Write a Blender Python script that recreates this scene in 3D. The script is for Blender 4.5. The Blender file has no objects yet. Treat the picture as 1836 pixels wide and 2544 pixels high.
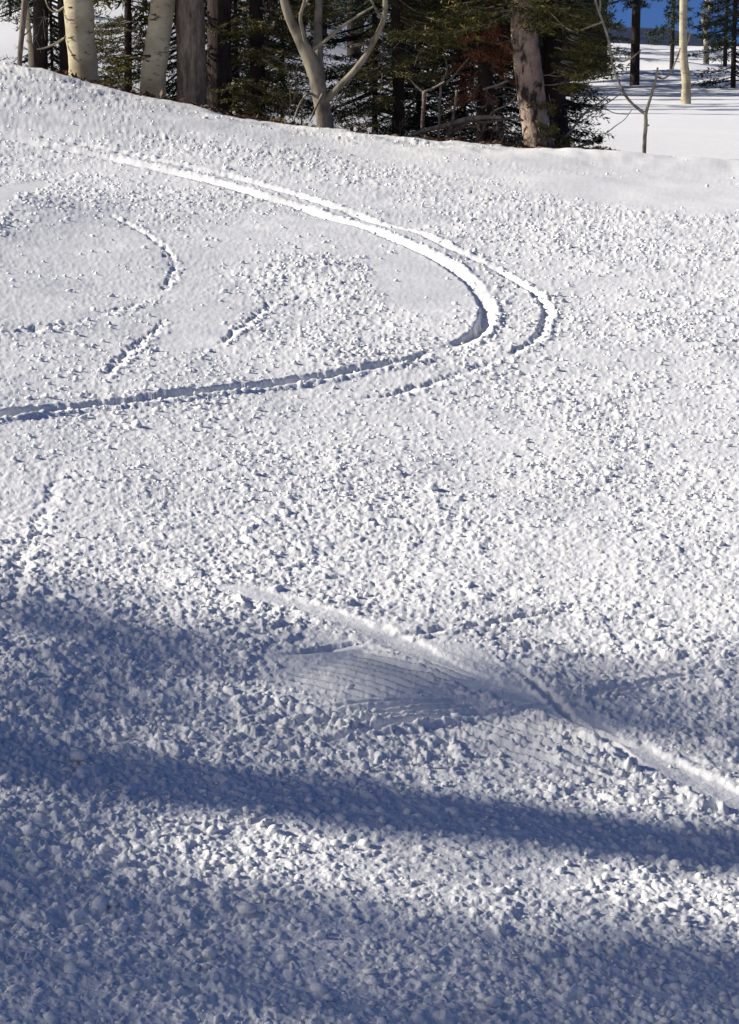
import bpy, math, random
import numpy as np
from mathutils import Vector
random.seed(7); rng = np.random.default_rng(7)
S = bpy.context.scene
COL = S.collection

# ---------------------------------------------------------------- camera
FPX = 5740.0                      # focal length in photo pixels (1836 x 2544)
PITCH = math.atan((1272 - 120) / FPX)
CAMZ = 1.65
cam_d = bpy.data.cameras.new('camera'); cam = bpy.data.objects.new('camera', cam_d); COL.objects.link(cam)
cam.location = (0, 0, CAMZ); cam.rotation_euler = (math.pi/2 - PITCH, 0, 0)
cam_d.sensor_fit = 'VERTICAL'; cam_d.angle = 2*math.atan(1272/FPX)
cam_d.clip_start = 0.1; cam_d.clip_end = 20000
S.camera = cam

# ---------------------------------------------------------------- light
SUN_EL = math.radians(28.0); SUN_AZ = math.radians(4.0)   # azimuth beyond square-left of the view
TOSUN = np.array([-math.cos(SUN_EL)*math.cos(SUN_AZ), math.cos(SUN_EL)*math.sin(SUN_AZ), math.sin(SUN_EL)])
sd = bpy.data.lights.new('sun', 'SUN'); so = bpy.data.objects.new('sun', sd); COL.objects.link(so)
sd.energy = 5.0; sd.angle = math.radians(0.53); sd.color = (1.0, 0.945, 0.85)
so.rotation_euler = Vector(TOSUN).to_track_quat('Z', 'Y').to_euler()
wd = bpy.data.worlds.new('World'); S.world = wd; wd.use_nodes = True
nt = wd.node_tree; nt.nodes.clear()
sky = nt.nodes.new('ShaderNodeTexSky'); sky.sky_type = 'NISHITA'; sky.sun_disc = False
sky.sun_elevation = SUN_EL; sky.sun_rotation = math.radians(-86.0)
sky.altitude = 3000; sky.air_density = 1.0; sky.dust_density = 0.0; sky.ozone_density = 3.0
hs = nt.nodes.new('ShaderNodeHueSaturation'); hs.inputs['Saturation'].default_value = 1.2; hs.inputs['Hue'].default_value = 0.514
bg = nt.nodes.new('ShaderNodeBackground'); bg.inputs['Strength'].default_value = 0.069
wo = nt.nodes.new('ShaderNodeOutputWorld')
# thin dry mountain air: the deep blue of the upper sky reaches down to the horizon
tc = nt.nodes.new('ShaderNodeTexCoord'); mpn = nt.nodes.new('ShaderNodeMapping'); mpn.inputs['Location'].default_value = (0, 0, 0.23)
nt.links.new(tc.outputs['Generated'], mpn.inputs[0]); nt.links.new(mpn.outputs[0], sky.inputs[0])
nt.links.new(sky.outputs[0], hs.inputs['Color']); nt.links.new(hs.outputs[0], bg.inputs[0]); nt.links.new(bg.outputs[0], wo.inputs[0])
S.view_settings.view_transform = 'Standard'; S.view_settings.look = 'None'
S.view_settings.gamma = 1; S.view_settings.exposure = 0.48
S.view_settings.use_curve_mapping = False

# ---------------------------------------------------------------- helpers
def W(px, py, depth):
    """world point at depth (metres along +Y) that the photo shows at px, py"""
    c, s = math.cos(PITCH), math.sin(PITCH)
    u, v = px - 918.0, 1272.0 - py
    d = np.array([u, FPX*c + v*s, -FPX*s + v*c])
    return np.array([0, 0, CAMZ]) + d*(depth/d[1])
def sstep(a, b, x):
    t = np.clip((x - a)/(b - a), 0, 1); return t*t*(3 - 2*t)
def h2(ix, iy, seed):
    h = (ix.astype(np.int64)*374761393 + iy.astype(np.int64)*668265263 + seed*1442695041) & 0xffffffff
    h = ((h ^ (h >> 13))*1274126177) & 0xffffffff
    h = ((h ^ (h >> 16))*2246822519) & 0xffffffff
    h = h ^ (h >> 13)
    return (h & 0xffffff)/float(0xffffff)
def vnoise(x, y, seed=0):
    ix, iy = np.floor(x), np.floor(y); fx, fy = x-ix, y-iy
    fx = fx*fx*fx*(fx*(fx*6-15)+10); fy = fy*fy*fy*(fy*(fy*6-15)+10)
    a, b = h2(ix, iy, seed), h2(ix+1, iy, seed); c, d = h2(ix, iy+1, seed), h2(ix+1, iy+1, seed)
    return (a*(1-fx)+b*fx)*(1-fy) + (c*(1-fx)+d*fx)*fy - 0.5
def fbm(x, y, o=3, seed=0):
    s = 0; a = 1.0
    for k in range(o):
        s = s + a*vnoise(x, y, seed+k*17); x, y = x*2.03+3.1, y*2.03-1.7; a *= 0.5
    return s
def lumps(x, y, size, seed, presence=0.75, rmin=.32, rmax=.62):
    """height 0..1 of rounded irregular clods packed on the plane"""
    wx = x/size + 0.75*fbm(x/size*1.5, y/size*1.5, 2, seed+5); wy = y/size + 0.75*fbm(x/size*1.5+9, y/size*1.5+4, 2, seed+6)
    ix, iy = np.floor(wx), np.floor(wy); out = np.zeros_like(x)
    for dx in (-1, 0, 1):
        for dy in (-1, 0, 1):
            cx, cy = ix+dx, iy+dy
            px, py = cx + h2(cx, cy, seed), cy + h2(cx, cy, seed+1)
            r = rmin + (rmax-rmin)*h2(cx, cy, seed+2)**1.6
            on = (h2(cx, cy, seed+3) < presence)
            th = h2(cx, cy, seed+4)*3.14; ct, st = np.cos(th), np.sin(th)
            ex, ey = wx-px, wy-py; qx, qy = ex*ct+ey*st, (-ex*st+ey*ct)*1.45
            d2 = (qx*qx+qy*qy)/(r*r)
            out = np.maximum(out, np.where(on, np.sqrt(np.clip(1-d2, 0, 1))*r/rmax, 0))
    return out

# ---------------------------------------------------------------- terrain
YC = 23.0
def crest_y(x): return YC + 0.25*fbm(x*0.5, x*0+2.2, 2, 3) + .22*fbm(x*2.6, x*0+5.2, 3, 4)
PM = (-2.05, 13.9, .05)
def main_z(x, y):
    z = 0.84*(y/23.0) - 0.11*x + 0.0125*x*x/(1 + x*x/60.0)
    z = z + 0.165*sstep(-.3, -3.5, x)*(y/23.0)**2
    z = z - 0.20*np.exp(-((y-16.8)/3.2)**2)*sstep(-.3, -3.0, x)
    return z + (0.05*fbm(x/2.3, y/2.3, 2, 40) + 0.022*fbm(x/0.8, y/0.8, 2, 41))*sstep(1, 4, y)
def back_z(x, y):
    u = x/np.maximum(y, 1)
    hill = sstep(0.085, -0.09, u)
    far = sstep(60, 128, y)
    z = 0.45 + 0.062*np.maximum(y-28, 0)*hill*(1 - 0*far) + 0.75*sstep(0.5, -6, x)
    z = z + 1.02*far*(1-hill) + 0.05*fbm(x/5, y/5, 2, 50) + sstep(58, 70, y)*(0.8*fbm(x/9, y/7, 3, 51))*(1-hill)
    z = z - sstep(135, 400, y)*(12 + 0.01*np.maximum(y-135, 0))*(1 - 0.85*hill)
    # groomed furrows of the far run
    g = np.exp(-((y-38)/11)**2)*sstep(0.055, .09, u)*np.where(y < 60, 1, 0)
    z = z + 0.022*g*fbm((y + 0.55*x)*1.1, x*0.05, 2, 52)
    hx, hy = W(1850, 412, 24.4)[:2]
    z = z - 0.42*np.exp(-((x-hx)/0.45)**2 - ((y-hy)/0.5)**2) - .30*sstep(36, 29.5, y)*sstep(0, 1.6, x)
    return z
def base_z(x, y):
    x = np.asarray(x, float); y = np.asarray(y, float)
    yc = crest_y(x)
    m = main_z(x, np.minimum(y, yc+0.15)); m = m - 0.30*np.clip((y-yc)/1.3, 0, 2)**2*np.maximum(sstep(1.8, -0.6, x), .55) - .02*sstep(0,.3,y-yc)
    m = m + 0.045*fbm(x*2.2, y*1.5, 3, 45)*sstep(20.5, 22.8, y)
    m = m + PM[2]*np.exp(-((x-PM[0])/.55)**2-((y-PM[1])/1.1)**2)
    m = m + 0.045*np.exp(-((y-22.25)/0.45)**2)*sstep(1.2, 2.6, x) - 0.05*np.exp(-((y-20.9)/0.8)**2)*sstep(1.2, 2.6, x)
    w = sstep(0.1, 2.6, y-yc)
    return m*(1-w) + back_z(x, y)*w
def ground(px, py):
    """where the photo pixel meets the near snow slope"""
    y = 10.0
    for _ in range(40):
        p = W(px, py, y)
        c, s = math.cos(PITCH), math.sin(PITCH)
        sl = (-FPX*s + (1272-py)*c)/(FPX*c + (1272-py)*s)        # dz/dy of the ray
        f = float(p[2] - base_z(p[0], y)); y = y + f/(0.045 - sl + 0.02)*0.9
        y = min(max(y, 2.0), 23.3)
    return W(px, py, y)[:2]

K = 1.1215   # the coordinates below were read on a 1637 px wide view of the photo
def line(pts):
    g = np.array([ground(a*K, b*K) for a, b in pts])
    for _ in range(2):                                            # Chaikin smoothing
        q = [g[0]]
        for a, b in zip(g[:-1], g[1:]): q += [a*.75+b*.25, a*.25+b*.75]
        q.append(g[-1]); g = np.array(q)
    return g
def sdist(x, y, pl):
    best = np.full(x.shape, 1e9); sg = np.zeros(x.shape); along = np.zeros(x.shape)
    L = 0
    for a, b in zip(pl[:-1], pl[1:]):
        d = b-a; l2 = max(d@d, 1e-9); t = np.clip(((x-a[0])*d[0]+(y-a[1])*d[1])/l2, 0, 1)
        ex, ey = x-(a[0]+t*d[0]), y-(a[1]+t*d[1]); q = ex*ex+ey*ey
        m = q < best
        best = np.where(m, q, best); sg = np.where(m, np.sign(d[0]*ey-d[1]*ex), sg)
        along = np.where(m, L+t*math.sqrt(l2), along); L += math.sqrt(l2)
    return np.sqrt(best)*sg, along, L
# (points, half width, depth, smoothing of the clods inside, raggedness) left of travel is the outer side
TR = [
 ([(-80,291),(0,303),(100,320),(200,341),(300,362),(400,385),(500,412),(600,441),(700,471),(800,502),(900,540),(1000,588),(1055,632),(1083,680),(1078,722),(1040,755),(985,772),(925,795),(850,806),(700,838),(600,853),(500,862),(400,873),(300,886),(150,902),(0,920),(-80,928)], .040, .031, .6, 1.0),
 ([(-80,272),(0,284),(100,300),(200,322),(330,350),(420,370),(520,392),(640,426),(760,464),(900,508),(1000,550),(1100,596),(1180,642),(1213,680),(1212,725),(1185,755)], .026, .017, .5, 1.1),
 ([(1200,745),(1165,770),(1100,800),(1000,838),(900,868),(780,893)], .026, .011, .2, 1.8),
 ([(240,470),(330,520),(380,565),(392,605),(370,640),(300,678),(200,712),(100,728),(-40,745)], .02, .0075, .1, 2.0),
 ([(380,705),(345,735),(300,770),(255,810),(235,838)], .02, .010, .1, 2.0),
 ([(620,660),(580,690),(525,735),(490,768),(400,782)], .018, .0085, .1, 2.0),
 ([(800,632),(745,652),(695,664)], .022, .011, .1, 1.8),
 ([(1330,1338),(1250,1350),(1170,1366),(1090,1384),(1010,1392),(930,1404),(860,1414)], .02, .016, .3, 1.3),
 ([(850,1424),(760,1436),(690,1444),(600,1455)], .02, .02, .5, .5),
 ([(1680,1800),(1560,1740),(1450,1690),(1370,1650),(1300,1607),(1170,1552),(1050,1506),(960,1468),(860,1414),(750,1368),(620,1328),(520,1306)], .055, .007, .8, 1.3),
 ([(1440,1705),(1380,1665),(1290,1608),(1200,1530),(1130,1465)], .016, .016, .4, .6),
 ([(150,1035),(130,1075),(105,1115),(92,1160),(64,1200),(56,1250),(30,1310),(5,1370),(-40,1430)], .02, .005, .0, 2.4),
]
GAP = ground(1078, 868); gapw = .95
TRACKS = [(line(p), w, d, s, r) for p, w, d, s, r in TR]
# narrow edge scratches left by skis in the scraped patch
SC = []
def scr(x0, y0, x1, y1, d=.006): SC.append((line([(x0, y0), ((x0+x1)/2, (y0+y1)/2+random.uniform(-2, 2)), (x1, y1)]), .0075, d*1.9))
scr(690,1648,1180,1566,.008); scr(700,1640,1080,1580); scr(620,1600,1000,1560); scr(860,1545,1190,1560)
scr(1120,1580,1500,1508,.007); scr(1180,1545,1420,1505); scr(1230,1550,1560,1490)
for k in range(10): scr(620+k*20, 1498-k*7, 850+k*24, 1556-k*6, .007)
for k in range(8): scr(985+k*22, 1612-k*6, 1300+k*18, 1720-k*9+random.uniform(-6, 6), .008)
scr(1160,1660,1420,1760,.006)
for k in range(5): scr(700+k*14, 1570+k*13, 1000+k*40, 1548+k*9, .005)
# calm zones: px, py, rx, ry (full photo pixels), remaining clod height
CALM = [(240,650,330,95,.5),(1060,700,150,75,.2),(30,470,75,42,.05),(560,660,110,120,.7),(820,580,300,40,.45),(1000,1680,330,95,.34),
        (1640,475,300,38,.08),(1500,400,420,28,.15),(300,250,520,60,.85),(1150,400,300,35,.55),(980,1590,220,50,.45),(480,810,120,70,.45),
        (1750,1000,180,160,.75),(1250,1080,150,60,.7),(1400,760,200,140,.85)]
CZ = []
for px, py, rx, ry, m in CALM:
    a, b = ground(px, max(py, 205)), ground(px+50, max(py, 205)); c, d = ground(px, max(py+ry, 215)), ground(px, max(py-ry, 200))
    CZ.append((a[0], a[1], abs(b[0]-a[0])*rx/50, max(abs(c[1]-d[1])/2, .2), m))

def relief(x, y):
    """clods, ski tracks and scratches; returned as height above base_z"""
    near = sstep(YC+0.6, YC-0.8, y)
    dens = 0.80 + 0.75*fbm(x/1.4, y/1.9, 3, 70)
    for cx, cy, rx, ry, m in CZ:
        q = ((x-cx)/rx)**2 + ((y-cy)/ry)**2
        q = q*(1 + 0.5*fbm(x*2, y*2, 2, 71))
        dens = dens*(1 - (1-m)*sstep(1.35, 0.55, q))
    dens = dens*(.96 + .38*fbm(x/.33, y/.45, 2, 76))
    dens = np.clip(dens, 0.04, 1.25)
    tz = np.zeros_like(x)
    for pl, w, d, sm, rag in TRACKS:
        lo, hi = pl.min(0)-.5, pl.max(0)+.5
        k = np.where((x > lo[0]) & (x < hi[0]) & (y > lo[1]) & (y < hi[1]))[0]
        if not len(k): continue
        xx, yy = x[k], y[k]; s, al, L = sdist(xx, yy, pl)
        far_ = np.clip((yy-12.5)/4.5, 0, 1); w = w*(1 + 1.3*far_); d = d*(1 + .7*far_)
        s = s + rag*0.022*fbm(xx/.045, yy/.04, 3, 80) + .15*w*fbm(xx/.3, yy/.3, 2, 81)
        q = s/w
        pr = -sstep(-1.12, -0.82, q)*(1 - sstep(-0.75, 1.0, q)) + 0.30*np.exp(-((q-1.35)/.42)**2) + .08*np.exp(-((q+1.4)/.3)**2)
        amp = np.clip(1 + rag*1.3*fbm(al/.35, al*0+.5, 2, 82+int(L*7) % 50), 0.1, 1.6)*sstep(0, .25, al)*sstep(0, .25, L-al)*(1 - gapw*np.exp(-(((xx-GAP[0])/.16)**2 + ((yy-GAP[1])/.5)**2)))
        tz[k] += d*pr*amp
        dens[k] *= 1 - sm*sstep(1.4, .8, np.abs(q))
        dens[k] = np.clip(dens[k] + .45*np.exp(-((q-1.5)/.5)**2)*(rag > .5), 0, 1.3)
    for pl, w, d in SC:
        lo, hi = pl.min(0)-.05, pl.max(0)+.05
        k = np.where((x > lo[0]) & (x < hi[0]) & (y > lo[1]) & (y < hi[1]))[0]
        if not len(k): continue
        s, al, L = sdist(x[k], y[k], pl)
        tz[k] += d*(-np.exp(-(s/w)**2) + .5*np.exp(-((np.abs(s)-2.2*w)/w)**2))*sstep(0, .1, al)*sstep(0, .1, L-al)
    dens = dens*(1 - .37*sstep(4.8, 6.6, y) + .28*sstep(8.5, 12, y) + .36*sstep(5.4, 4.2, y))
    big = lumps(x, y, 0.066, 11, .26)*np.clip(dens, 0, 2)
    mid = lumps(x, y, 0.029, 21, .82)
    sml = lumps(x, y, 0.016, 31, .92)
    h = 0.0135*big*sstep(.35, .8, dens) + 0.0084*mid*dens + 0.0050*sml*(.15+.85*dens) + 0.002*fbm(x/.02, y/.02, 2, 33)*dens
    h = h + 0.008*fbm(x/.2, y/.2, 3, 34)*(0.3+dens)
    return (h*near + tz), dens

def grid_axis():
    a = np.radians(np.concatenate([np.linspace(-180, -31, 36), np.linspace(-30, -10.6, 76)[:-1] , np.linspace(-10.6, 10.6, 600), np.linspace(10.6, 30, 76)[1:], np.linspace(31, 180, 36)]))
    inv = np.linspace(1/3.25, 1/25.6, 960)
    r = np.concatenate([[0.25, .8, 1.3, 1.8, 2.2, 2.5, 2.8, 3.0, 3.15], 1/inv, 1/np.linspace(1/25.75, 1/62, 150), 1/np.linspace(1/62.5, 1/160, 70), np.geomspace(170, 6000, 24)])
    return a, r
A, R = grid_axis()
AA, RR = np.meshgrid(A, R, indexing='ij')
X = (RR*np.sin(AA)).ravel(); Y = (RR*np.cos(AA)).ravel()
Z = base_z(X, Y)
nearm = np.where((Y > 2.2) & (Y < YC+1) & (np.abs(AA.ravel()) < math.radians(31.5)))[0]
rz, _ = relief(X[nearm], Y[nearm]); Z[nearm] += rz
Zb = Y < -2; Z[Zb] = base_z(X[Zb], Y[Zb])*1.0
nA, nR = len(A), len(R)
i, j = np.meshgrid(np.arange(nA-1), np.arange(nR-1), indexing='ij')
v0 = (i*nR+j).ravel(); quads = np.stack([v0, v0+1, v0+nR+1, v0+nR], 1)
def np_mesh(name, verts, faces, mat, smooth=True):
    me = bpy.data.meshes.new(name); n, k = len(faces), faces.shape[1]
    me.vertices.add(len(verts)); me.vertices.foreach_set('co', np.ascontiguousarray(verts, dtype=np.float32).ravel())
    me.loops.add(n*k); me.loops.foreach_set('vertex_index', np.ascontiguousarray(faces, dtype=np.int32).ravel())
    me.polygons.add(n); me.polygons.foreach_set('loop_start', np.arange(0, n*k, k, dtype=np.int32))
    me.polygons.foreach_set('loop_total', np.full(n, k, dtype=np.int32))
    me.polygons.foreach_set('use_smooth', np.full(n, smooth))
    me.update(calc_edges=True); me.validate(); me.materials.append(mat)
    return me

# ---------------------------------------------------------------- materials
def mat(name):
    m = bpy.data.materials.new(name); m.use_nodes = True; n = m.node_tree
    b = n.nodes['Principled BSDF']; b.inputs['Roughness'].default_value = .85; b.inputs['Specular IOR Level'].default_value = .2
    return m, n, b
def noise(n, scale, vec=None, detail=4, rough=.55, mapscale=None):
    t = n.nodes.new('ShaderNodeTexNoise'); t.inputs['Scale'].default_value = scale; t.inputs['Detail'].default_value = detail; t.inputs['Roughness'].default_value = rough
    c = n.nodes.new('ShaderNodeTexCoord'); mp = n.nodes.new('ShaderNodeMapping')
    if mapscale: mp.inputs['Scale'].default_value = mapscale
    n.links.new(c.outputs['Object'], mp.inputs[0]); n.links.new(mp.outputs[0], t.inputs['Vector'])
    return t
def ramp(n, src, stops):
    r = n.nodes.new('ShaderNodeValToRGB'); e = r.color_ramp.elements
    while len(e) < len(stops): e.new(.5)
    for q, (p, c) in zip(e, stops): q.position = p; q.color = (*c, 1)
    n.links.new(src, r.inputs[0]); return r
def bump(n, b, src, strength, dist):
    u = n.nodes.new('ShaderNodeBump'); u.inputs['Strength'].default_value = strength; u.inputs['Distance'].default_value = dist
    n.links.new(src, u.inputs['Height']); n.links.new(u.outputs[0], b.inputs['Normal'])
snow, n, b = mat('snow'); b.inputs['Roughness'].default_value = .7
t = noise(n, 9, detail=3); r = ramp(n, t.outputs[0], [(.3, (.79, .79, .785)), (.7, (.84, .838, .83))]); n.links.new(r.outputs[0], b.inputs['Base Color'])
t2 = noise(n, 170, detail=3, rough=.6); bump(n, b, t2.outputs[0], .55, .004)

aspen, n, b = mat('aspen_bark')
t = noise(n, 3.0, mapscale=(1, 1, 1.2)); r = ramp(n, t.outputs[0], [(.3, (.27, .22, .14)), (.62, (.52, .46, .32))])
t2 = noise(n, 7.0, mapscale=(1.0, 1.0, 3.4), detail=8, rough=.72); r2 = ramp(n, t2.outputs[0], [(.57, (1, 1, 1)), (.63, (.14, .11, .08))])
mx = n.nodes.new('ShaderNodeMixRGB'); mx.blend_type = 'MULTIPLY'; mx.inputs[0].default_value = .95
n.links.new(r.outputs[0], mx.inputs[1]); n.links.new(r2.outputs[0], mx.inputs[2]); n.links.new(mx.outputs[0], b.inputs['Base Color'])
bump(n, b, t2.outputs[0], .5, .02)
palebark, n, b = mat('pale_grey_bark')
t = noise(n, 6, mapscale=(1.5, 1.5, .8), detail=5); r = ramp(n, t.outputs[0], [(.32, (.08, .066, .052)), (.5, (.19, .165, .125)), (.72, (.30, .26, .20))])
n.links.new(r.outputs[0], b.inputs['Base Color']); bump(n, b, t.outputs[0], .7, .02)
greybark, n, b = mat('grey_bark')
t = noise(n, 9, mapscale=(2.2, 2.2, .5), detail=6, rough=.65); r = ramp(n, t.outputs[0], [(.32, (.06, .048, .04)), (.5, (.19, .15, .12)), (.72, (.34, .28, .22))])
n.links.new(r.outputs[0], b.inputs['Base Color']); bump(n, b, t.outputs[0], .9, .03)
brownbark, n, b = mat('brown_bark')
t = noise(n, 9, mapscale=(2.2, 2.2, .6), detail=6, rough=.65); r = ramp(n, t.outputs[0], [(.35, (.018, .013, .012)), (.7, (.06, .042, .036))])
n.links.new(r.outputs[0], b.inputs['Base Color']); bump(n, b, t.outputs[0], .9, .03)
pinkbark, n, b = mat('peeled_bark')
t = noise(n, 7, mapscale=(1.6, 1.6, .8), detail=6, rough=.6); r = ramp(n, t.outputs[0], [(.40, (.045, .035, .034)), (.47, (.30, .22, .18)), (.7, (.52, .40, .31))])
n.links.new(r.outputs[0], b.inputs['Base Color']); bump(n, b, t.outputs[0], .8, .03)
twigm, n, b = mat('bare_twig')
t = noise(n, 12); r = ramp(n, t.outputs[0], [(.35, (.15, .125, .095)), (.65, (.38, .34, .27))]); n.links.new(r.outputs[0], b.inputs['Base Color'])
def leafmat(name, a, c, d):
    m, n, b = mat(name); g = n.nodes.new('ShaderNodeNewGeometry')
    r = ramp(n, g.outputs['Random Per Island'], [(0, a), (.6, c), (1, d)]); n.links.new(r.outputs[0], b.inputs['Base Color'])
    b.inputs['Roughness'].default_value = .6
    return m
needle = leafmat('fir_needles', (.030, .036, .012), (.085, .085, .022), (.26, .19, .055))  # tones raised, palest one stands in for sunlit tufts
brownneedle = leafmat('dead_needles', (.10, .032, .018), (.24, .075, .035), (.32, .16, .06))  # rust of dead needles, brightened in place of direct sun
farneedle = leafmat('dark_needles', (.018, .028, .016), (.035, .05, .025), (.05, .065, .03))
litterm = leafmat('fallen_needles', (.03, .015, .01), (.08, .035, .02), (.12, .07, .04))
ridgem, n, b = mat('haze_tinted_ridge')
t = noise(n, .05, detail=6); r = ramp(n, t.outputs[0], [(.4, (.015, .026, .06)), (.65, (.04, .05, .095))]); n.links.new(r.outputs[0], b.inputs['Base Color'])  # distance haze put into the ridge colour as blue

ground_me = np_mesh('snow_ground', np.stack([X, Y, Z], 1), quads, snow)
ground_ob = bpy.data.objects.new('snow_ground', ground_me); COL.objects.link(ground_ob)
ground_ob['kind'] = 'structure'; ground_ob['label'] = 'ski slope of broken snow with curved ski tracks'
del AA, RR, i, j, v0, quads

# distant ridge
rx = np.linspace(-900, 1400, 160); prof = 14 + 30*sstep(60, -500, rx) - 17*sstep(180, 320, rx) + 6*fbm(rx/90, rx*0, 4, 9) + 1.5*fbm(rx/9, rx*0, 2, 10)
V = []
for k, (dy, hz) in enumerate([(-260, -1), (-120, .35), (0, 1.0), (150, .2), (300, -1)]):
    for q in range(len(rx)):
        hh = prof[q]*hz if hz > 0 else -60
        V.append((rx[q], 1700+dy+12*math.sin(rx[q]*.02+k), CAMZ + hh))
m_ = len(rx); F = np.array([(a*m_+c, a*m_+c+1, (a+1)*m_+c+1, (a+1)*m_+c) for a in range(4) for c in range(m_-1)])
ro = bpy.data.objects.new('hills', np_mesh('hills', np.array(V), F, ridgem)); COL.objects.link(ro); ro['kind'] = 'structure'; ro['label'] = 'low forested ridge on the horizon, tinted haze blue'

# ---------------------------------------------------------------- object helpers
class MB:
    def __init__(s): s.v = []; s.f = []
    def tube(s, pts, rad, sides=7, wob=.06, cap=True):
        pts = [np.asarray(p, float) for p in pts]; n0 = len(s.v); k = len(pts)
        for q in range(k):
            d = pts[min(q+1, k-1)] - pts[max(q-1, 0)]; d = d/(np.linalg.norm(d)+1e-9)
            a = np.cross(d, (0.31, 0.95, 0.1)) if abs(d[2]) > .6 else np.cross(d, (0, 0, 1)); a = a/np.linalg.norm(a); c = np.cross(d, a)
            for t in range(sides):
                w = 2*math.pi*t/sides; rr = rad[q]*(1+random.uniform(-wob, wob))
                s.v.append(pts[q] + rr*(math.cos(w)*a + math.sin(w)*c))
        for q in range(k-1):
            for t in range(sides):
                u = (t+1) % sides; s.f.append((n0+q*sides+t, n0+q*sides+u, n0+(q+1)*sides+u, n0+(q+1)*sides+t))
        if cap:
            s.v.append(pts[-1]); e = len(s.v)-1
            for t in range(sides): s.f.append((n0+(k-1)*sides+t, n0+(k-1)*sides+(t+1) % sides, e))
    def obj(s, name, m, parent=None, origin=(0, 0, 0), smooth=True):
        me = bpy.data.meshes.new(name); o3 = np.asarray(origin)
        me.from_pydata([tuple(p-o3) for p in s.v], [], s.f); me.materials.append(m)
        me.polygons.foreach_set('use_smooth', [smooth]*len(s.f))
        o = bpy.data.objects.new(name, me); COL.objects.link(o); o.parent = parent
        return o
def thing(name, label, cat, loc, group=None):
    o = bpy.data.objects.new(name, None); COL.objects.link(o); o.location = loc; o.empty_display_size = .2
    o['label'] = label; o['category'] = cat
    if group: o['group'] = group
    return o
def smoothpts(p, r, it=1):
    p = [np.asarray(a, float) for a in p]; r = list(r)
    for _ in range(it):
        P, Q = [p[0]], [r[0]]
        for k in range(len(p)-1):
            P += [p[k]*.75+p[k+1]*.25, p[k]*.25+p[k+1]*.75]; Q += [r[k]*.75+r[k+1]*.25, r[k]*.25+r[k+1]*.75]
        P.append(p[-1]); Q.append(r[-1]); p, r = P, Q
    return p, r
def bz(x, y): return float(base_z(np.array([x]), np.array([y]))[0])
def pxpath(pts, depth, dj=0):
    """[(px,py,half width px)] -> world points and radii"""
    P = []; Rr = []
    for k, (a, c, w) in enumerate(pts):
        d = depth + dj*k/max(len(pts)-1, 1); P.append(W(a, c, d)); Rr.append(max(w, .6)*d/FPX)
    return P, Rr
def trunk_px(pts, depth, H, taper=.35, sides=14, flare=1.25, lean=None):
    """trunk seen in the photo from its foot (first point) to the frame top, carried on to height H"""
    P, Rr = pxpath(pts, depth); Rr = [q*.93 for q in Rr]
    foot = P[0].copy(); g = bz(foot[0], foot[1]); drop = max(foot[2]-g, 0) + .15
    P = [np.array([foot[0], foot[1], foot[2]-drop])] + P; Rr = [Rr[0]*flare] + Rr
    base = np.array([foot[0], foot[1], g])
    d = P[-1]-P[-2]; d = d/d[2]; d = d*np.array([.6, .6, 1]); z0 = P[-1][2]; top = g+H; st = 6; r0 = Rr[-1]
    e = P[-1].copy()
    for k in range(1, st+1):
        t = k/st; dz = (top-z0)/st
        e = e + d*dz + np.array([random.uniform(-.03, .03), random.uniform(-.03, .03), 0]); d = d*np.array([.6, .6, 1])
        P.append(e.copy()); Rr.append(r0*(1-(1-taper)*t))
    P, Rr = smoothpts(P, Rr, 2)
    mb = MB(); mb.tube(P, Rr, sides, .035); return mb, base, P, Rr
def wander(p, d, L, r, n=6, droop=0.0, jit=.25):
    P = [np.array(p, float)]; d = np.array(d, float); d /= np.linalg.norm(d); Rr = [r]
    for k in range(n):
        d = d + np.array([random.uniform(-jit, jit), random.uniform(-jit, jit), random.uniform(-jit, jit)-droop]); d /= np.linalg.norm(d)
        P.append(P[-1]+d*L/n); Rr.append(max(r*(1-.85*(k+1)/n), .0015))
    return P, Rr
def twigs(mb, p, d, L, r, depth=2, droop=0, jit=.22, kids=3, sides=5):
    P, Rr = wander(p, d, L, r, 6, droop, jit); mb.tube(P, Rr, sides, .1)
    if depth > 0:
        for _ in range(kids):
            k = random.randint(1, 5); dd = P[k+1 if k < 6 else k]-P[k]; dd = dd/np.linalg.norm(dd)
            s = np.array([random.uniform(-1, 1), random.uniform(-1, 1), random.uniform(-.4, .9)])
            twigs(mb, P[k], dd+s*.8, L*random.uniform(.35, .6), Rr[k]*.6, depth-1, droop, jit, kids, 4)
class Cards:
    """needle tufts: many little blades, kept as arrays"""
    def __init__(s): s.c = []; s.d = []; s.l = []; s.w = []
    def add(s, c, d, l, w): s.c.append(c); s.d.append(d); s.l.append(l); s.w.append(w)
    def obj(s, name, m, parent, origin, seed=1):
        g = np.random.default_rng(seed)
        c = np.concatenate(s.c) - np.asarray(origin); d = np.concatenate(s.d); l = np.concatenate(s.l)[:, None]; w = np.concatenate(s.w)[:, None]
        d /= np.linalg.norm(d, axis=1)[:, None]+1e-9
        a = np.cross(d, g.normal(size=d.shape)); a /= np.linalg.norm(a, axis=1)[:, None]+1e-9
        n = len(c); v = np.empty((n, 4, 3))
        v[:, 0] = c - a*w*.5; v[:, 1] = c + d*l*.5 - a*w*.9*.5 + a*w*.9; v[:, 2] = c + d*l; v[:, 3] = c + d*l*.45 - a*w
        o = bpy.data.objects.new(name, np_mesh(name, v.reshape(-1, 3), np.arange(n*4).reshape(n, 4), m, False)); COL.objects.link(o)
        o.parent = parent; o['kind'] = 'stuff'; return o
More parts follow.
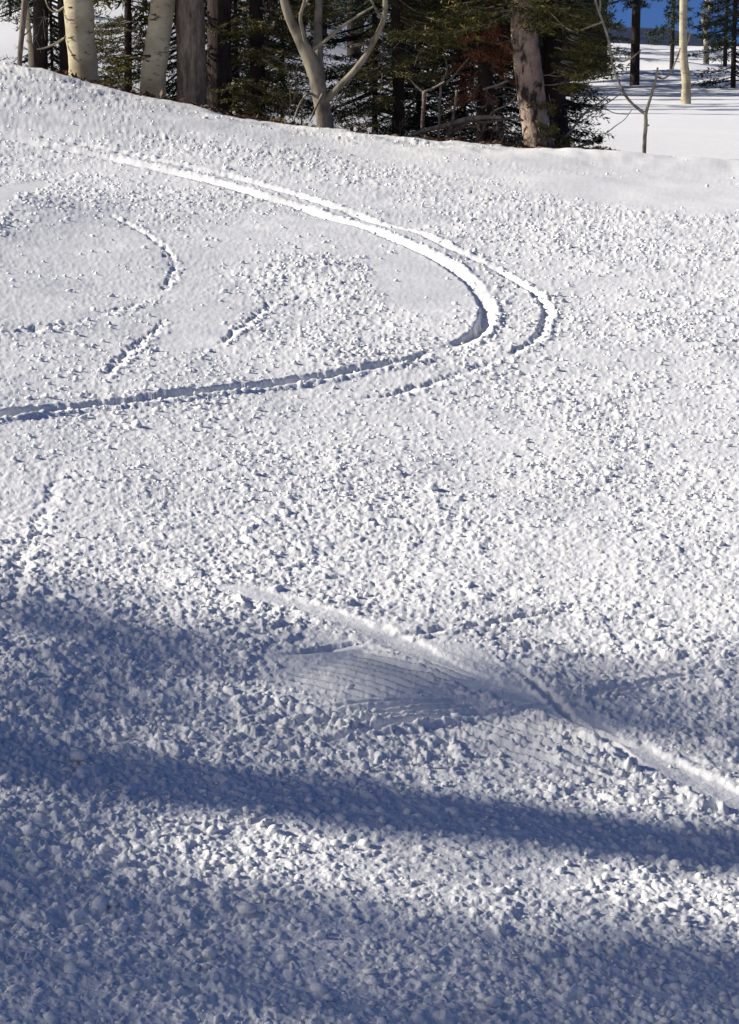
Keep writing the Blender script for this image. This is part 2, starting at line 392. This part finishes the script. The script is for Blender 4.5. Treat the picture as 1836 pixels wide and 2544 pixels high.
def bough(cards, wood, p, az, L, droop, fine=1.0, dense=1.0, curl=.35):
    """one flat fir bough with side twigs carrying needles"""
    dirh = np.array([math.cos(az), math.sin(az), 0]); side = np.array([-dirh[1], dirh[0], 0])
    n = max(int(9*dense), 5); P = []
    for k in range(n+1):
        t = k/n; P.append(np.asarray(p) + dirh*L*t*(1-.12*t) + np.array([0, 0, 1])*(-droop*L*t + curl*droop*L*t*t*1.2))
    wood.tube(P, [max(.016*L*(1-.9*k/n), .0025) for k in range(n+1)], 4, .1)
    for k in range(2, n+1):
        t = k/n
        for sg in (-1, 1):
            tl = L*(.42*(1-t)+.13)*random.uniform(.6, 1.2)*(1 if t > .2 else .6)
            dd = dirh*random.uniform(.5, .9) + sg*side*random.uniform(.5, .9) + np.array([0, 0, random.uniform(-.45, .12)]); dd /= np.linalg.norm(dd)
            m = max(int(tl/0.022/fine*dense), 3)*2
            tt = rng.random(m)
            c = P[k] + np.outer(tt*tl, dd) + rng.normal(0, .006*fine, (m, 3))
            nd = dd + rng.normal(0, .62, (m, 3))
            cards.add(c, nd, rng.uniform(.03, .06, m)*fine, rng.uniform(.005, .0095, m)*fine)
def crown(cards, wood, axis, z0, z1, r0, r1, count, fine=1.0, dense=1.0, droop=.3, azr=(0, 6.283), lowL=None):
    for k in range(count):
        t = (k+random.random())/count; z = z0+(z1-z0)*t
        L = (r0+(r1-r0)*t)*random.uniform(.65, 1.15)
        q = min(range(len(axis)), key=lambda u: abs(axis[u][2]-z)); a = axis[q]
        bough(cards, wood, (a[0], a[1], z), random.uniform(*azr), L, droop*random.uniform(.5, 1.5), fine, dense)

# ---------------------------------------------------------------- aspens of the tree belt
def aspen_tree(label, pts, depth, H, m=aspen, extra=None, group=None, sides=14, top=True):
    mb, base, P, Rr = trunk_px(pts, depth, H, sides=sides)
    t = thing('aspen_tree', label, 'tree', base, group); mb.obj('trunk', m, t, base)
    if extra:
        for pp, dj in extra:
            e = MB(); q, rr = pxpath(pp, depth, dj); q, rr = smoothpts(q, rr, 2); e.tube(q, rr, 7, .05); e.obj('branch', m, t, base)
    if top:
        z1 = P[-1][2]
        for k in range(9):
            q = random.randint(int(len(P)*.55), len(P)-2); e = MB(); az = random.uniform(0, 6.28)
            twigs(e, P[q], (math.cos(az), math.sin(az), .9), random.uniform(.8, 1.6), Rr[q]*.4, 2, -.03); e.obj('branch', twigm, t, base)
    return t, base, P
G1 = 'aspens standing behind the snow crest'
aspen_tree('thick cream aspen trunk farthest left, lit bright on its left side', [(208,196,39),(206,150,38),(199,90,38),(197,40,38),(195,0,40)], 23.9, 8, group=G1,
    extra=[([(182,70,3.2),(160,95,2.8),(135,110,2.4),(110,120,2),(92,122,1.5)], -.2), ([(170,8,3),(150,25,2.6),(135,32,2.2),(120,20,1.8),(113,0,1.5)], -.15)])
aspen_tree('leaning cream aspen trunk with dark scar ring, left of the grey trunk', [(378,222,34),(384,160,33),(394,90,32),(402,30,32),(407,0,32)], 23.9, 8, group=G1)
aspen_tree('slim leaning aspen stem at the left picture edge', [(48,158,6.5),(52,110,7),(57,50,8),(63,0,9)], 23.7, 4, group=G1, m=greybark,
    extra=[([(57,90,2),(72,78,1.6),(82,62,1.2)], 0)], sides=9, top=False)
aspen_tree('thin pale aspen stem beside the dark brown trunk', [(78,170,8),(76,120,7),(70,60,6),(66,0,6)], 25.2, 6, sides=9)
# forked aspen
aspen_tree('forked grey aspen with a crooked left stem and wide right limb', [(808,308,22),(798,250,21),(788,195,21),(772,150,21),(752,108,17),(728,65,13),(712,25,12),(706,0,12)], 23.45, 6, m=palebark,
    extra=[([(790,215,20),(788,150,15),(790,90,11),(791,40,10),(792,-40,8)], .5),
           ([(800,262,10),(835,222,9),(880,178,8),(915,130,7.5),(938,85,7),(955,48,6),(958,20,7),(955,-40,6)], -.5),
           ([(762,135,6),(757,95,5),(748,60,5),(745,40,4.5),(758,0,4),(762,-30,3)], -.3),
           ([(775,125,5),(800,108,5),(832,80,4.5),(870,50,3.5),(930,15,2.5)], -.4),
           ([(922,112,4.5),(908,108,4),(890,110,3.5),(872,116,3)], -.45),
           ([(950,50,4),(935,25,3),(922,0,3)], -.5),
           ([(752,20,4),(772,-10,3)], -.3),
           ([(797,250,4),(765,225,3),(742,262,2.5),(730,300,2)], -.4),
           ([(806,225,4),(790,255,3),(770,300,2.5)], -.5)], top=False)

scarm, n, b = mat('bark_scar')
t_ = noise(n, 30); r = ramp(n, t_.outputs[0], [(.35, (.02, .017, .014)), (.7, (.10, .08, .06))]); n.links.new(r.outputs[0], b.inputs['Base Color'])
def scar(t, a, c, w, h, depth, rt):
    """dark knot or healed branch scar standing a little proud of the bark, a, c on the photo"""
    p = W(a, c, depth - rt*.9); e = MB(); k = depth/FPX; q = []
    for j in range(7):
        u = (j-3)/3.0; q.append(p + np.array([u*w*k, .35*abs(u)**2*w*k*1.2, (.25*u*random.uniform(-1, 1.6) - .3*(1-u*u))*h*k]))
    e.tube(q, [max(h*k*.5*(1-((j-3)/3.4)**2), .001) for j in range(7)], 6, .25)
    e.obj('bark_scar', scarm, t, t.location)
asp = [o for o in S.objects if o.get('group') == G1]
for a, c, w, h in [(178, 17, 9, 5), (174, 93, 7, 4), (186, 136, 10, 5), (196, 60, 8, 3), (204, 168, 7, 3.5)]: scar(asp[0], a, c, w, h, 23.9, .145)
for a, c, w, h in [(384, 35, 9, 4), (378, 48, 8, 3), (368, 137, 14, 8), (372, 150, 11, 6), (372, 184, 6, 4), (392, 100, 6, 3)]: scar(asp[1], a, c, w, h, 23.9, .125)

# ---------------------------------------------------------------- firs of the tree belt
def fir_tree(label, pts, depth, H, bark, crowns, dead=(), tufts=(), name='fir_tree', flare=1.2, group=None, leaf=needle):
    mb, base, P, Rr = trunk_px(pts, depth, H, sides=16, flare=flare, taper=.15)
    t = thing(name, label, 'tree', base, group); mb.obj('trunk', bark, t, base)
    cd, wood = Cards(), MB()
    for c in crowns: crown(cd, wood, P, *c[:5], **c[5])
    for (a, c, d, n, L, dr, azr) in tufts:            # boughs whose root the photo shows at a, c
        for _ in range(n):
            p = W(a+random.uniform(-25, 25), c+random.uniform(-18, 18), d+random.uniform(-.35, .35))
            bough(cd, wood, p, random.uniform(*azr), L*random.uniform(.6, 1.2), dr*random.uniform(.4, 1.4), .72, 1.25)
    if cd.c: cd.obj('foliage', leaf, t, base); wood.obj('boughs', twigm, t, base)['kind'] = 'stuff'
    for (z0, z1, n, L, r) in dead:
        for _ in range(n):
            z = base[2]+random.uniform(z0, z1); q = min(range(len(P)), key=lambda u: abs(P[u][2]-z)); az = random.uniform(0, 6.28)
            e = MB(); twigs(e, P[q]+np.array([math.cos(az), math.sin(az), 0])*Rr[q]*.8, (math.cos(az), math.sin(az), random.uniform(-.3, .25)), L*random.uniform(.5, 1.2), r, 2, .06); e.obj('branch', twigm, t, base)
    return t, base, P
G2 = 'firs standing behind the snow crest'
PI = math.pi
fir_tree('dark brown conifer trunk behind the thin pale stem, left', [(100,190,20),(100,120,20),(101,60,20),(102,0,21)], 25.6, 7, brownbark,
    [(3.2,7.5,1.1,.3,30,dict(fine=2.0))], dead=[(.3,1.2,3,.5,.008)], group=G2)
fir_tree('narrow reddish trunk tight against the left of the thickest cream aspen', [(162,200,14),(160,120,14),(158,60,14),(156,0,14)], 25.9, 7, brownbark,
    [(3.4,7.5,1.0,.3,30,dict(fine=2.0))], group=G2)
fir_tree('small dense fir between the two cream aspens', [(318,225,11),(318,150,10),(318,80,10),(318,0,9)], 24.9, 5, brownbark,
    [(1.15,2.0,.42,.5,26,dict(fine=.85, dense=1.2, droop=.25)), (1.95,5.5,.62,.2,40,dict(fine=2.4))],
    tufts=[(330,60,24.8,7,.38,.2,(2.3,4)),(330,150,24.8,8,.36,.15,(2.5,3.9)),(300,190,24.7,5,.25,.2,(2.5,3.9)),(340,110,24.8,6,.3,.3,(-1,1))], group=G2)
fir_tree('big grey bark trunk, third large trunk from the left', [(476,243,39),(478,190,39),(475,130,38),(473,70,38),(470,0,39)], 24.0, 10, greybark,
    [(3.6,9.5,1.3,.3,50,dict(fine=3.0))], dead=[(.5,1.6,2,.4,.008)], group=G2)
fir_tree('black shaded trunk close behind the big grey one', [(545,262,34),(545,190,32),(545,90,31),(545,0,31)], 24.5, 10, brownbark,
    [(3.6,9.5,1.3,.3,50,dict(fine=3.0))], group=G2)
fir_tree('dense green fir filling the gap left of the forked aspen', [(640,290,22),(640,200,20),(638,100,19),(636,0,18)], 25.2, 8, brownbark,
    [(.95,2.1,.62,.8,46,dict(fine=.9, dense=1.2, droop=.3)), (2.1,8,1.0,.25,60,dict(fine=2.4))],
    tufts=[(610,60,24.7,12,.4,.5,(3,6.4)),(640,130,24.7,10,.4,.5,(3.1,6.2)),(600,200,24.7,9,.35,.35,(3.1,6.2)),(660,240,24.7,6,.35,.2,(3.1,6.2)),(590,250,24.6,7,.3,.2,(3.1,6.2))],
    dead=[(.2,1.0,8,.45,.007)], group=G2)
fir_tree('brown trunked fir with low green boughs right of the forked aspen', [(990,330,17),(990,240,16),(988,100,16),(986,0,16)], 25.0, 8, brownbark,
    [(1.35,2.4,.85,.7,34,dict(fine=.95, dense=1.1, droop=.35)), (2.4,8,1.0,.25,60,dict(fine=2.4))],
    tufts=[(1040,60,24.5,12,.5,.3,(3.6,6.6)),(1100,90,24.5,10,.45,.4,(3.6,6.6)),(960,170,24.6,7,.38,.5,(3.2,6.2)),(1040,140,24.6,8,.35,.5,(3.2,6.2)),(860,20,24.9,8,.5,.2,(2.4,4)),(905,290,24.7,6,.3,.2,(3.1,6.2)),(900,230,24.7,5,.35,.3,(2.4,4)),(960,245,24.6,5,.3,.3,(3,6))],
    dead=[(.05,1.3,16,.6,.008)], group=G2)
fir_tree('dead reddish fir thick with bare snags left of the tall peeled trunk', [(1205,372,24),(1205,280,22),(1207,180,20),(1208,60,18),(1208,0,17)], 24.6, 6, brownbark,
    [(1.2,2.2,.5,.5,30,dict(fine=.9, dense=.9, droop=.6)), (2.2,6,.7,.2,40,dict(fine=2.4))],
    tufts=[(1195,60,24.3,9,.3,.9,(3.1,6.2)),(1215,110,24.3,9,.28,.9,(3.1,6.2)),(1180,130,24.3,6,.25,.8,(3.1,6.2))],
    dead=[(.1,1.3,26,.55,.008),(.0,.6,14,.7,.009)], group=G2, leaf=brownneedle)
bt, bbase, bP = fir_tree('tallest peeled pinkish trunk with green boughs on its right side', [(1343,372,42),(1334,330,38),(1323,260,37),(1313,180,37),(1303,90,36),(1298,0,33)], 24.1, 11, pinkbark,
    [(1.9,3.0,1.0,1.1,34,dict(fine=1.4)),(3.0,10.5,1.2,.3,80,dict(fine=2.8))],
    tufts=[(1400,30,23.9,16,.42,.35,(-1.6,.7)),(1400,100,23.9,14,.42,.3,(-1.6,.6)),(1395,165,23.9,12,.45,.25,(-1.5,.5)),(1450,150,23.9,8,.3,.3,(-1.6,1)),(1385,220,23.9,9,.3,.3,(-1.7,.5)),(1345,250,23.75,6,.16,1.2,(4,5.4)),(1355,300,23.75,7,.18,1.2,(4,5.4)),
           (1375,330,23.8,6,.2,.9,(-1.8,-.3)),(1340,20,23.8,5,.3,.3,(4,6)),(1250,20,23.9,10,.4,.3,(2.6,4.6)),(1200,30,23.9,8,.4,.3,(2.6,4.6))],
    dead=[(.2,1.4,7,.5,.007)], group=G2, flare=1.1)
fir_tree('shaded dark trunk half hidden behind the peeled trunk', [(1390,378,30),(1385,300,27),(1378,200,26),(1372,90,25),(1368,0,25)], 24.6, 9, brownbark,
    [(2.2,8.5,1.1,.25,60,dict(fine=2.4))], tufts=[(1420,60,24.6,12,.5,.3,(-1.4,.8)),(1440,120,24.7,10,.4,.3,(-1.4,.8))], group=G2)

# shrubs / sapling
def shrub(name, label, cat, depth, paths, m=twigm, foliage=None, fine=.8):
    q0 = W(paths[0][0][0], paths[0][0][1], depth); base = np.array([q0[0], q0[1], bz(q0[0], q0[1])])
    t = thing(name, label, cat, base)
    for pp in paths:
        p, r = pxpath(pp, depth, random.uniform(-.25, .25)); p, r = smoothpts(p, r, 2); e = MB(); e.tube(p, r, 6, .08); e.obj('branch', m, t, base)
    if foliage:
        cd, wood = Cards(), MB()
        for (a, c, n, L, azr) in foliage:
            for _ in range(n): bough(cd, wood, W(a+random.uniform(-8, 8), c+random.uniform(-6, 6), depth), random.uniform(*azr), L*random.uniform(.7, 1.2), random.uniform(-.2, .2), fine, 1)
        cd.obj('foliage', farneedle, t, base); wood.obj('boughs', twigm, t, base)['kind'] = 'stuff'
    return t
sap = shrub('aspen_sapling', 'bare forked sapling alone in the snow right of the trees', 'sapling', 23.35, [
    [(1600,398,5),(1601,350,4.8),(1605,310,4.6),(1604,280,4.6)],
    [(1604,283,4.2),(1585,270,3.8),(1565,252,3.6),(1550,232,3.4),(1545,218,4)],
    [(1604,283,4),(1612,255,3.6),(1622,225,3.4),(1630,195,3.2),(1634,168,2.4)],
    [(1632,190,3),(1645,197,2.6),(1660,190,2.4),(1672,168,2),(1684,140,1.8),(1690,120,1.2)],
    [(1605,312,2),(1612,311,2)],
    [(1545,220,2.4),(1536,200,2.4),(1524,172,2.6),(1518,140,3.2),(1514,105,3.4),(1505,75,3.4),(1494,45,3.2),(1482,15,3),(1474,-25,2.6)],
    [(1518,138,2.8),(1535,152,2.5),(1550,153,2.2),(1570,144,1.9),(1592,125,1.5)],
    [(1497,55,2.4),(1475,62,2.2),(1450,72,2.2),(1425,78,2),(1402,68,1.8),(1380,45,1.5),(1362,25,1.2)],
    [(1490,30,2.2),(1492,10,2),(1490,-20,1.6)]])
shrub('bare_shrub', 'thin leafless shrub spreading over white snow right of the peeled trunk', 'shrub', 24.3, [
    [(1392,352,3.6),(1420,325,3.2),(1436,300,3),(1450,283,2.8),(1468,270,2.2),(1495,252,1.7),(1512,238,1.2)],
    [(1440,292,2),(1418,289,1.7),(1400,288,1.4)],
    [(1450,283,1.8),(1475,275,1.6),(1505,270,1.4),(1525,282,1.2),(1560,284,1)],
    [(1468,270,1.7),(1500,262,1.4),(1530,242,1.2),(1542,232,1)],
    [(1480,256,1.2),(1465,240,1.1),(1452,232,1)],
    [(1438,315,1.6),(1460,318,1.3),(1470,300,1)],
    [(1508,330,1.3),(1530,312,1.2),(1552,298,1),(1570,272,.8)]])
shrub('low_fir', 'small snow-bound fir sprig at the foot of the peeled trunk', 'shrub', 23.7, [
    [(1420,372,4),(1445,362,3.5),(1475,352,3),(1488,342,2)], [(1430,371,4),(1460,370,3.5),(1492,375,2.5)]],
    foliage=[(1440,352,4,.12,(-1,4)),(1468,348,5,.11,(-1,1)),(1470,368,4,.12,(-.6,.6))], fine=.7)
shrub('low_fir', 'snowy little fir bough jutting right from behind the peeled trunk', 'shrub', 24.5, [
    [(1390,275,3),(1410,268,3),(1436,269,2.2)]], foliage=[(1400,262,4,.12,(-1,1)),(1415,270,5,.1,(-1,1))], fine=.7)
# dead shrubs and fallen wood at the foot of the firs
shrub('bare_shrub', 'pale forked shrub before the snow gap right of the forked aspen', 'shrub', 24.2, [
    [(1048,345,4.5),(1050,300,5),(1054,260,5.5),(1054,228,5.5)],
    [(1054,228,3.5),(1080,218,3),(1105,203,2.6)], [(1054,230,3.2),(1035,215,2.8),(1018,196,2.2)], [(1056,240,2.2),(1070,236,1.6)]], m=greybark)
shrub('bare_shrub', 'two upright dark saplings in the snow gap left of the dead fir', 'shrub', 24.4, [
    [(1090,345,3),(1092,270,3.2),(1096,205,3.5)], [(1115,345,3),(1128,280,3.5),(1135,225,3)], [(1096,270,2),(1108,285,1.8)], [(1096,205,3),(1115,175,2.5),(1100,130,2)], [(1110,205,3),(1135,180,2.5),(1175,130,2)]])
shrub('fallen_branch', 'long grey fallen branch lying low in front of the dead fir', 'branch', 23.75, [
    [(1000,345,5),(1060,322,6),(1110,312,7),(1155,296,7.5),(1200,290,6),(1250,292,4)], [(1110,335,7),(1140,315,10),(1165,300,8)], [(1155,300,3),(1200,305,4),(1240,300,3.6),(1280,288,3.4),(1300,300,3)]], m=greybark)
shrub('fallen_branch', 'pale thin branch hanging across the base of the dead fir', 'branch', 23.8, [
    [(1200,222,3),(1235,212,3),(1262,200,3)],[(1185,365,2.6),(1205,310,3),(1222,275,2.4),(1262,262,2.4),(1280,242,2.4)],[(1240,318,3),(1248,360,3)]], m=greybark)
for (x0, x1, lab) in [(705, 780, 'tangle of thin dead twigs at the foot of the forked aspen'), (860, 1000, 'dark thicket of dead twigs right of the forked aspen'), (1130, 1290, 'brown thicket of dead twigs between fallen branch and peeled trunk')]:
    g0 = W((x0+x1)/2, 340, 24.3); base = np.array([g0[0], g0[1], bz(g0[0], g0[1])]); t = thing('bare_shrub', lab, 'shrub', base)
    mb = MB()
    for _ in range(int((x1-x0)/5)):
        p = W(random.uniform(x0, x1), 330, 24.3+random.uniform(-.4, .5)); p[2] = bz(p[0], p[1])
        twigs(mb, p, (random.uniform(-.8, .8), random.uniform(-.5, .5), 1), random.uniform(.35, .95), .006, 2, .02, .25)
    mb.obj('twigs', brownbark if x0 > 800 else twigm, t, base)['kind'] = 'stuff'

# needle litter under the firs
c = Cards(); m = 3600
lx = rng.uniform(-3.1, 2.45, m); ly = crest_y(lx) + .02 + rng.gamma(1.6, .38, m)
keep = (fbm(lx*1.2, ly*1.2, 2, 5) > -.22); lx, ly = lx[keep], ly[keep]; m = len(lx)
lz = base_z(lx, ly) + .012
c.add(np.stack([lx, ly, lz], 1), np.stack([rng.normal(size=m), rng.normal(size=m), rng.normal(0, .25, m)], 1), rng.uniform(.03, .10, m), rng.uniform(.012, .035, m))
lo = c.obj('needle_litter', litterm, None, (0, 0, 0)); lo['label'] = 'fallen needles and bark scraps on snow under the trees'

# ---------------------------------------------------------------- background trees on the right and behind
BG = {}
def bg_fir(label, px, depth, H, R0, zlow, n, fine, group='dark firs beyond the groomed run', rpx=None, name='fir_tree'):
    p = W(px, 200, depth); g = bz(p[0], p[1]); base = np.array([p[0], p[1], g])
    key = (round(fine, 1), n, rpx, group)                 # alike trees share their meshes, turned and scaled
    if len(BG.setdefault(key, [])) >= 2:
        src, h0, g0 = random.choice(BG[key]); sc = H/h0; r = src.copy(); COL.objects.link(r); r.location = base
        r.rotation_euler = (0, 0, random.uniform(0, 6.28)); r.scale = (max(R0/g0, .8), max(R0/g0, .8), sc); r['label'] = label
        for ch in list(src.children):
            q = ch.copy(); COL.objects.link(q); q.parent = r
        return r
    t = thing(name, label, 'tree', base, group); BG[key].append((t, H, R0*1.0))
    P = [base+np.array([0, 0, -.2])]+[base+np.array([random.uniform(-.03, .03), 0, H*k/6]) for k in range(1, 7)]
    r0 = (rpx*depth/FPX) if rpx else .16
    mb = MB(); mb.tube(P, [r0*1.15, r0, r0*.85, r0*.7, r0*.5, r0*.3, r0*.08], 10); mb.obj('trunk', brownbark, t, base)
    axis, _ = smoothpts(P, [1]*len(P), 3); cd, wood = Cards(), MB()
    crown(cd, wood, axis, g+zlow, g+H, R0, .12, n, fine=fine, dense=.9, droop=.35); cd.obj('foliage', farneedle, t, base); wood.obj('boughs', brownbark, t, base)['kind'] = 'stuff'
    return t
bg_fir('dark fir with a bare lower trunk standing at the far edge of the run', 1577, 66, 9, 1.5, 2.3, 90, 3.0, rpx=11)
bg_fir('dark fir with low boughs just left of the pale far aspen', 1668, 74, 7, .9, 1.1, 80, 2.6, rpx=5)
bg_fir('broad dark fir at the right picture edge', 1822, 64, 9, 1.3, .1, 150, 2.6, rpx=6)
bg_fir('leaning dark fir beside the far forked aspen', 1800, 92, 8, 1.5, 1.2, 90, 3.2, rpx=5)
for k, (px, d, h, r0) in enumerate([(1290, 62, 9, 1.5), (1420, 70, 8, 1.3), (1495, 82, 9, 1.5), (1350, 95, 10, 1.6), (1445, 104, 10, 1.6)]):
    bg_fir(['dark fir far behind the dead reddish fir', 'far fir glimpsed between peeled trunk and sapling', 'far fir left of the blue gap', 'distant fir behind the peeled trunk crown', 'most distant fir left of the blue gap'][k], px, d, h, r0, 1.2, 80, 3.2)
def far_aspen(label, pts, depth, H, extra=()):
    return aspen_tree(label, pts, depth, H, extra=list(extra), group='pale aspens at the far edge of the run', sides=10)
far_aspen('pale far aspen trunk lit on its left, at the edge of the groomed run', [(1704,243,13),(1706,200,12),(1698,150,11),(1697,80,10.5),(1698,0,10)], 52, 10, [([(1700,120,3),(1712,95,2.4),(1716,70,1.6)], 0)])
far_aspen('slender forked aspen against the blue, right', [(1755,122,7),(1753,90,6.5),(1752,68,7),(1760,35,5),(1768,0,5)], 95, 9, [([(1752,72,6),(1745,45,4.5),(1752,15,4),(1758,-20,3)], .5)])
for k, (px, d) in enumerate([(30, 45), (262, 52), (740, 48), (880, 56), (1010, 50)]):
    bg_fir(['fir on the snowy hillside at far left', 'hillside fir seen through the gap right of the thickest aspen', 'hillside fir behind the forked aspen', 'hillside fir behind the right limb of the forked aspen', 'hillside fir behind the brown trunked fir'][k],
           px, d, 8, 1.3 if k else .7, 1.2 if k != 0 else .05, 80, 2.6, rpx=None if k else 3, group='firs on the hillside behind the belt')

for k, (px, d, h, r0, zl) in enumerate([(590, 27.0, 7, 1.0, .7), (700, 28.5, 7, .8, 1.0), (930, 27.4, 7, 1.0, .95), (1040, 29.0, 7, 1.0, .85), (1150, 27.6, 7, 1.0, .7), (1245, 28.6, 7, 1.1, .5), (1335, 28.0, 7, .85, .95), (450, 27.5, 7, .9, .3), (130, 28, 7, .7, .3)]):
    bg_fir(['second row fir filling the gap beside the black trunk', 'second row fir right behind the crooked stem', 'second row fir behind the right limb of the forked aspen', 'second row fir behind the low green boughs', 'second row fir left behind the dead reddish fir', 'second row fir between dead fir and peeled trunk', 'second row fir right behind the peeled trunk', 'second row fir behind the big grey trunk', 'second row fir behind the dark brown conifer trunk'][k],
           px, d, h, r0*1.2, zl*.4, 230, 1.2, group='second row of firs in the belt', rpx=5)
for k, (px, d) in enumerate([(1150, 66), (1230, 78), (1260, 92), (1330, 84), (1400, 60), (1180, 104), (1370, 112), (1340, 61), (1385, 64.5), (1315, 67), (1395, 71)]):
    bg_fir(['far fir row member behind the dead fir', 'far fir between dead fir and peeled trunk', 'deep forest fir behind the peeled trunk, left', 'deep forest fir straight behind the peeled trunk', 'far fir at the run edge behind the green boughs', 'deepest fir left behind the dead fir', 'deepest fir behind the green boughs', 'fir at the far edge of the run, hidden behind the peeled trunk', 'low skirted fir by the far edge of the run', 'low skirted fir beside the far edge, left of the others', 'low skirted fir whose shade streaks the far snow'][k],
           px, d, 10, 1.7, .8 if k < 7 else .25, 80, 3.4, group='far forest firs')

def copy_thing(src, px, depth, rot, sc, label, group):
    p = W(px, 200, depth); g = bz(p[0], p[1]); r = src.copy(); COL.objects.link(r); r.location = (p[0], p[1], g); r.rotation_euler = (0, 0, rot); r.scale = (sc, sc, sc)
    r['label'] = label; r['group'] = group
    for ch in list(src.children):
        q = ch.copy(); COL.objects.link(q); q.parent = r
    return r
proto = [o for o in S.objects if o.get('group') == 'far forest firs']
for k in range(22):  # hidden firs added only for the shade they cast on the far snow
    copy_thing(proto[k % len(proto)], random.uniform(500, 1290), random.uniform(60, 132), random.uniform(0, 6.28), random.uniform(.8, 1.2), 'unseen fir added behind the belt for the shade it casts', 'unseen firs added behind the belt for shade')

# ---------------------------------------------------------------- trees left of the frame that shade the foreground
def caster(label, gx, gy, dist, H, trunk_r, crown_parts, seed, bark=greybark, group='tall trees beside the run whose shadows cross it'):
    """tree standing dist metres toward the sun from ground point gx, gy"""
    hd = np.array([TOSUN[0], TOSUN[1]])/math.hypot(TOSUN[0], TOSUN[1])
    b2 = np.array([gx, gy]) + hd*dist; base = np.array([b2[0], b2[1], bz(b2[0], b2[1])])
    t = thing('fir_tree', label, 'tree', base, group); P = [base+np.array([0, 0, -.3])]+[base+np.array([0, 0, H*k/8]) for k in range(1, 9)]
    mb = MB(); mb.tube(P, [trunk_r*(1.1-.85*k/8) if trunk_r < .12 else trunk_r*(1.12-.25*k/8 if k < 7 else .5) for k in range(9)], 14); mb.obj('trunk', bark, t, base)
    cd, wood = Cards(), MB(); axis, _ = smoothpts(P, [1]*9, 3)
    for (z0, z1, r0, r1, cnt, kw) in crown_parts: crown(cd, wood, axis, base[2]+z0, base[2]+z1, r0, r1, cnt, **kw)
    cd.obj('foliage', needle, t, base); wood.obj('boughs', twigm, t, base)['kind'] = 'stuff'; return t, base
for k, (x_, y_) in enumerate([(-6.5, 26.2), (-8.4, 27.6), (-10.5, 25.9), (-12.5, 28.6), (-9.5, 30.4), (-14.5, 27.0)]):  # out-of-view firs added only to shade the ground behind the crest
    bg_fir('unseen fir added past the left picture edge for its shade', 918 + x_/y_*FPX, y_, 9, 1.5, .3, 90, 3.0, group='unseen firs added past the left edge for shade')
gp = ground(918, 2010)
TE = math.tan(SUN_EL)
T1 = caster('tall grey trunked tree up the slope casting the long band of shade', gp[0], gp[1], 13, 12, .138,
    [(3.0, 5.2, 1.3, 1.3, 24, dict(fine=1.6, dense=.9, droop=.12)), (5.2, 8.6, 1.3, 1.2, 40, dict(fine=1.6, dense=.85, droop=.12)), (3.2, 7.4, 1.6, 1.5, 24, dict(fine=1.6, dense=1.0, droop=.1, azr=(1.0, 2.2))), (8.6, 12, 1.0, .3, 50, dict(fine=2))], 1)
gq = ground(918, 2500)
caster('slender young fir up the slope shading the nearest snow', gq[0], gq[1], 13.5, 8.2, .045,
    [(2.7, 4.9, .85, .8, 70, dict(fine=1.5, dense=1.0, droop=.12)), (4.7, 6.9, .75, .65, 84, dict(fine=1.5, dense=.9, droop=.12)), (6.9, 8.2, .45, .1, 26, dict(fine=1.5))], 2)
gq = ground(918, 1640)
caster('slender young fir up the slope whose top shades the scraped patch', gq[0], gq[1], 15.5, 8.6, .035,
    [(3.6, 5.6, .55, .5, 20, dict(fine=1.5, dense=.9, droop=.12)), (5.6, 7.2, .48, .4, 22, dict(fine=1.5, dense=.9, droop=.12)), (7.2, 8.6, .35, .1, 18, dict(fine=1.5))], 3)


# ---------------------------------------------------------------- loose clods lying on the slope
ico_v = None
import bmesh
bm = bmesh.new(); bmesh.ops.create_icosphere(bm, subdivisions=1, radius=1.0)
ico_v = np.array([v.co[:] for v in bm.verts]); ico_f = np.array([[v.index for v in f.verts] for f in bm.faces]); bm.free()
nc = 27000
inv = np.concatenate([rng.uniform(1/23.5, 1/3.2, 11000), rng.uniform(1/22.5, 1/7.0, 16000)]); rr = 1/inv; aa = np.radians(rng.uniform(-16, 16, nc)); cx, cy = rr*np.sin(aa), rr*np.cos(aa)
rl, dn = relief(cx, cy); keep = rng.random(nc) < np.clip((dn-.22)*1.3, .04, 1); cx, cy, rl = cx[keep], cy[keep], rl[keep]; nc = len(cx)
sz = .0032 + .0075*rng.random(nc)**2.6 + .0045*sstep(6, 12, cy) + .012*(rng.random(nc) < .015)*rng.random(nc)
cz = base_z(cx, cy) + rl + sz*.25
Vv = ico_v[None]*(1+rng.uniform(-.48, .42, (nc, len(ico_v), 1)))*np.stack([sz*rng.uniform(.8, 1.5, nc), sz*rng.uniform(.8, 1.4, nc), sz*rng.uniform(.6, 1.05, nc)], 1)[:, None, :]
th = rng.uniform(0, 6.28, nc)[:, None]; vx = Vv[..., 0]*np.cos(th)-Vv[..., 1]*np.sin(th); vy = Vv[..., 0]*np.sin(th)+Vv[..., 1]*np.cos(th)
Vv = np.stack([vx+cx[:, None], vy+cy[:, None], Vv[..., 2]+cz[:, None]], 2).reshape(-1, 3)
Ff = (ico_f[None]+(np.arange(nc)*len(ico_v))[:, None, None]).reshape(-1, 3)
co = bpy.data.objects.new('snow_clods', np_mesh('snow_clods', Vv, Ff, snow)); COL.objects.link(co); co['kind'] = 'stuff'; co['label'] = 'loose clods and crumbs of snow strewn over the slope'
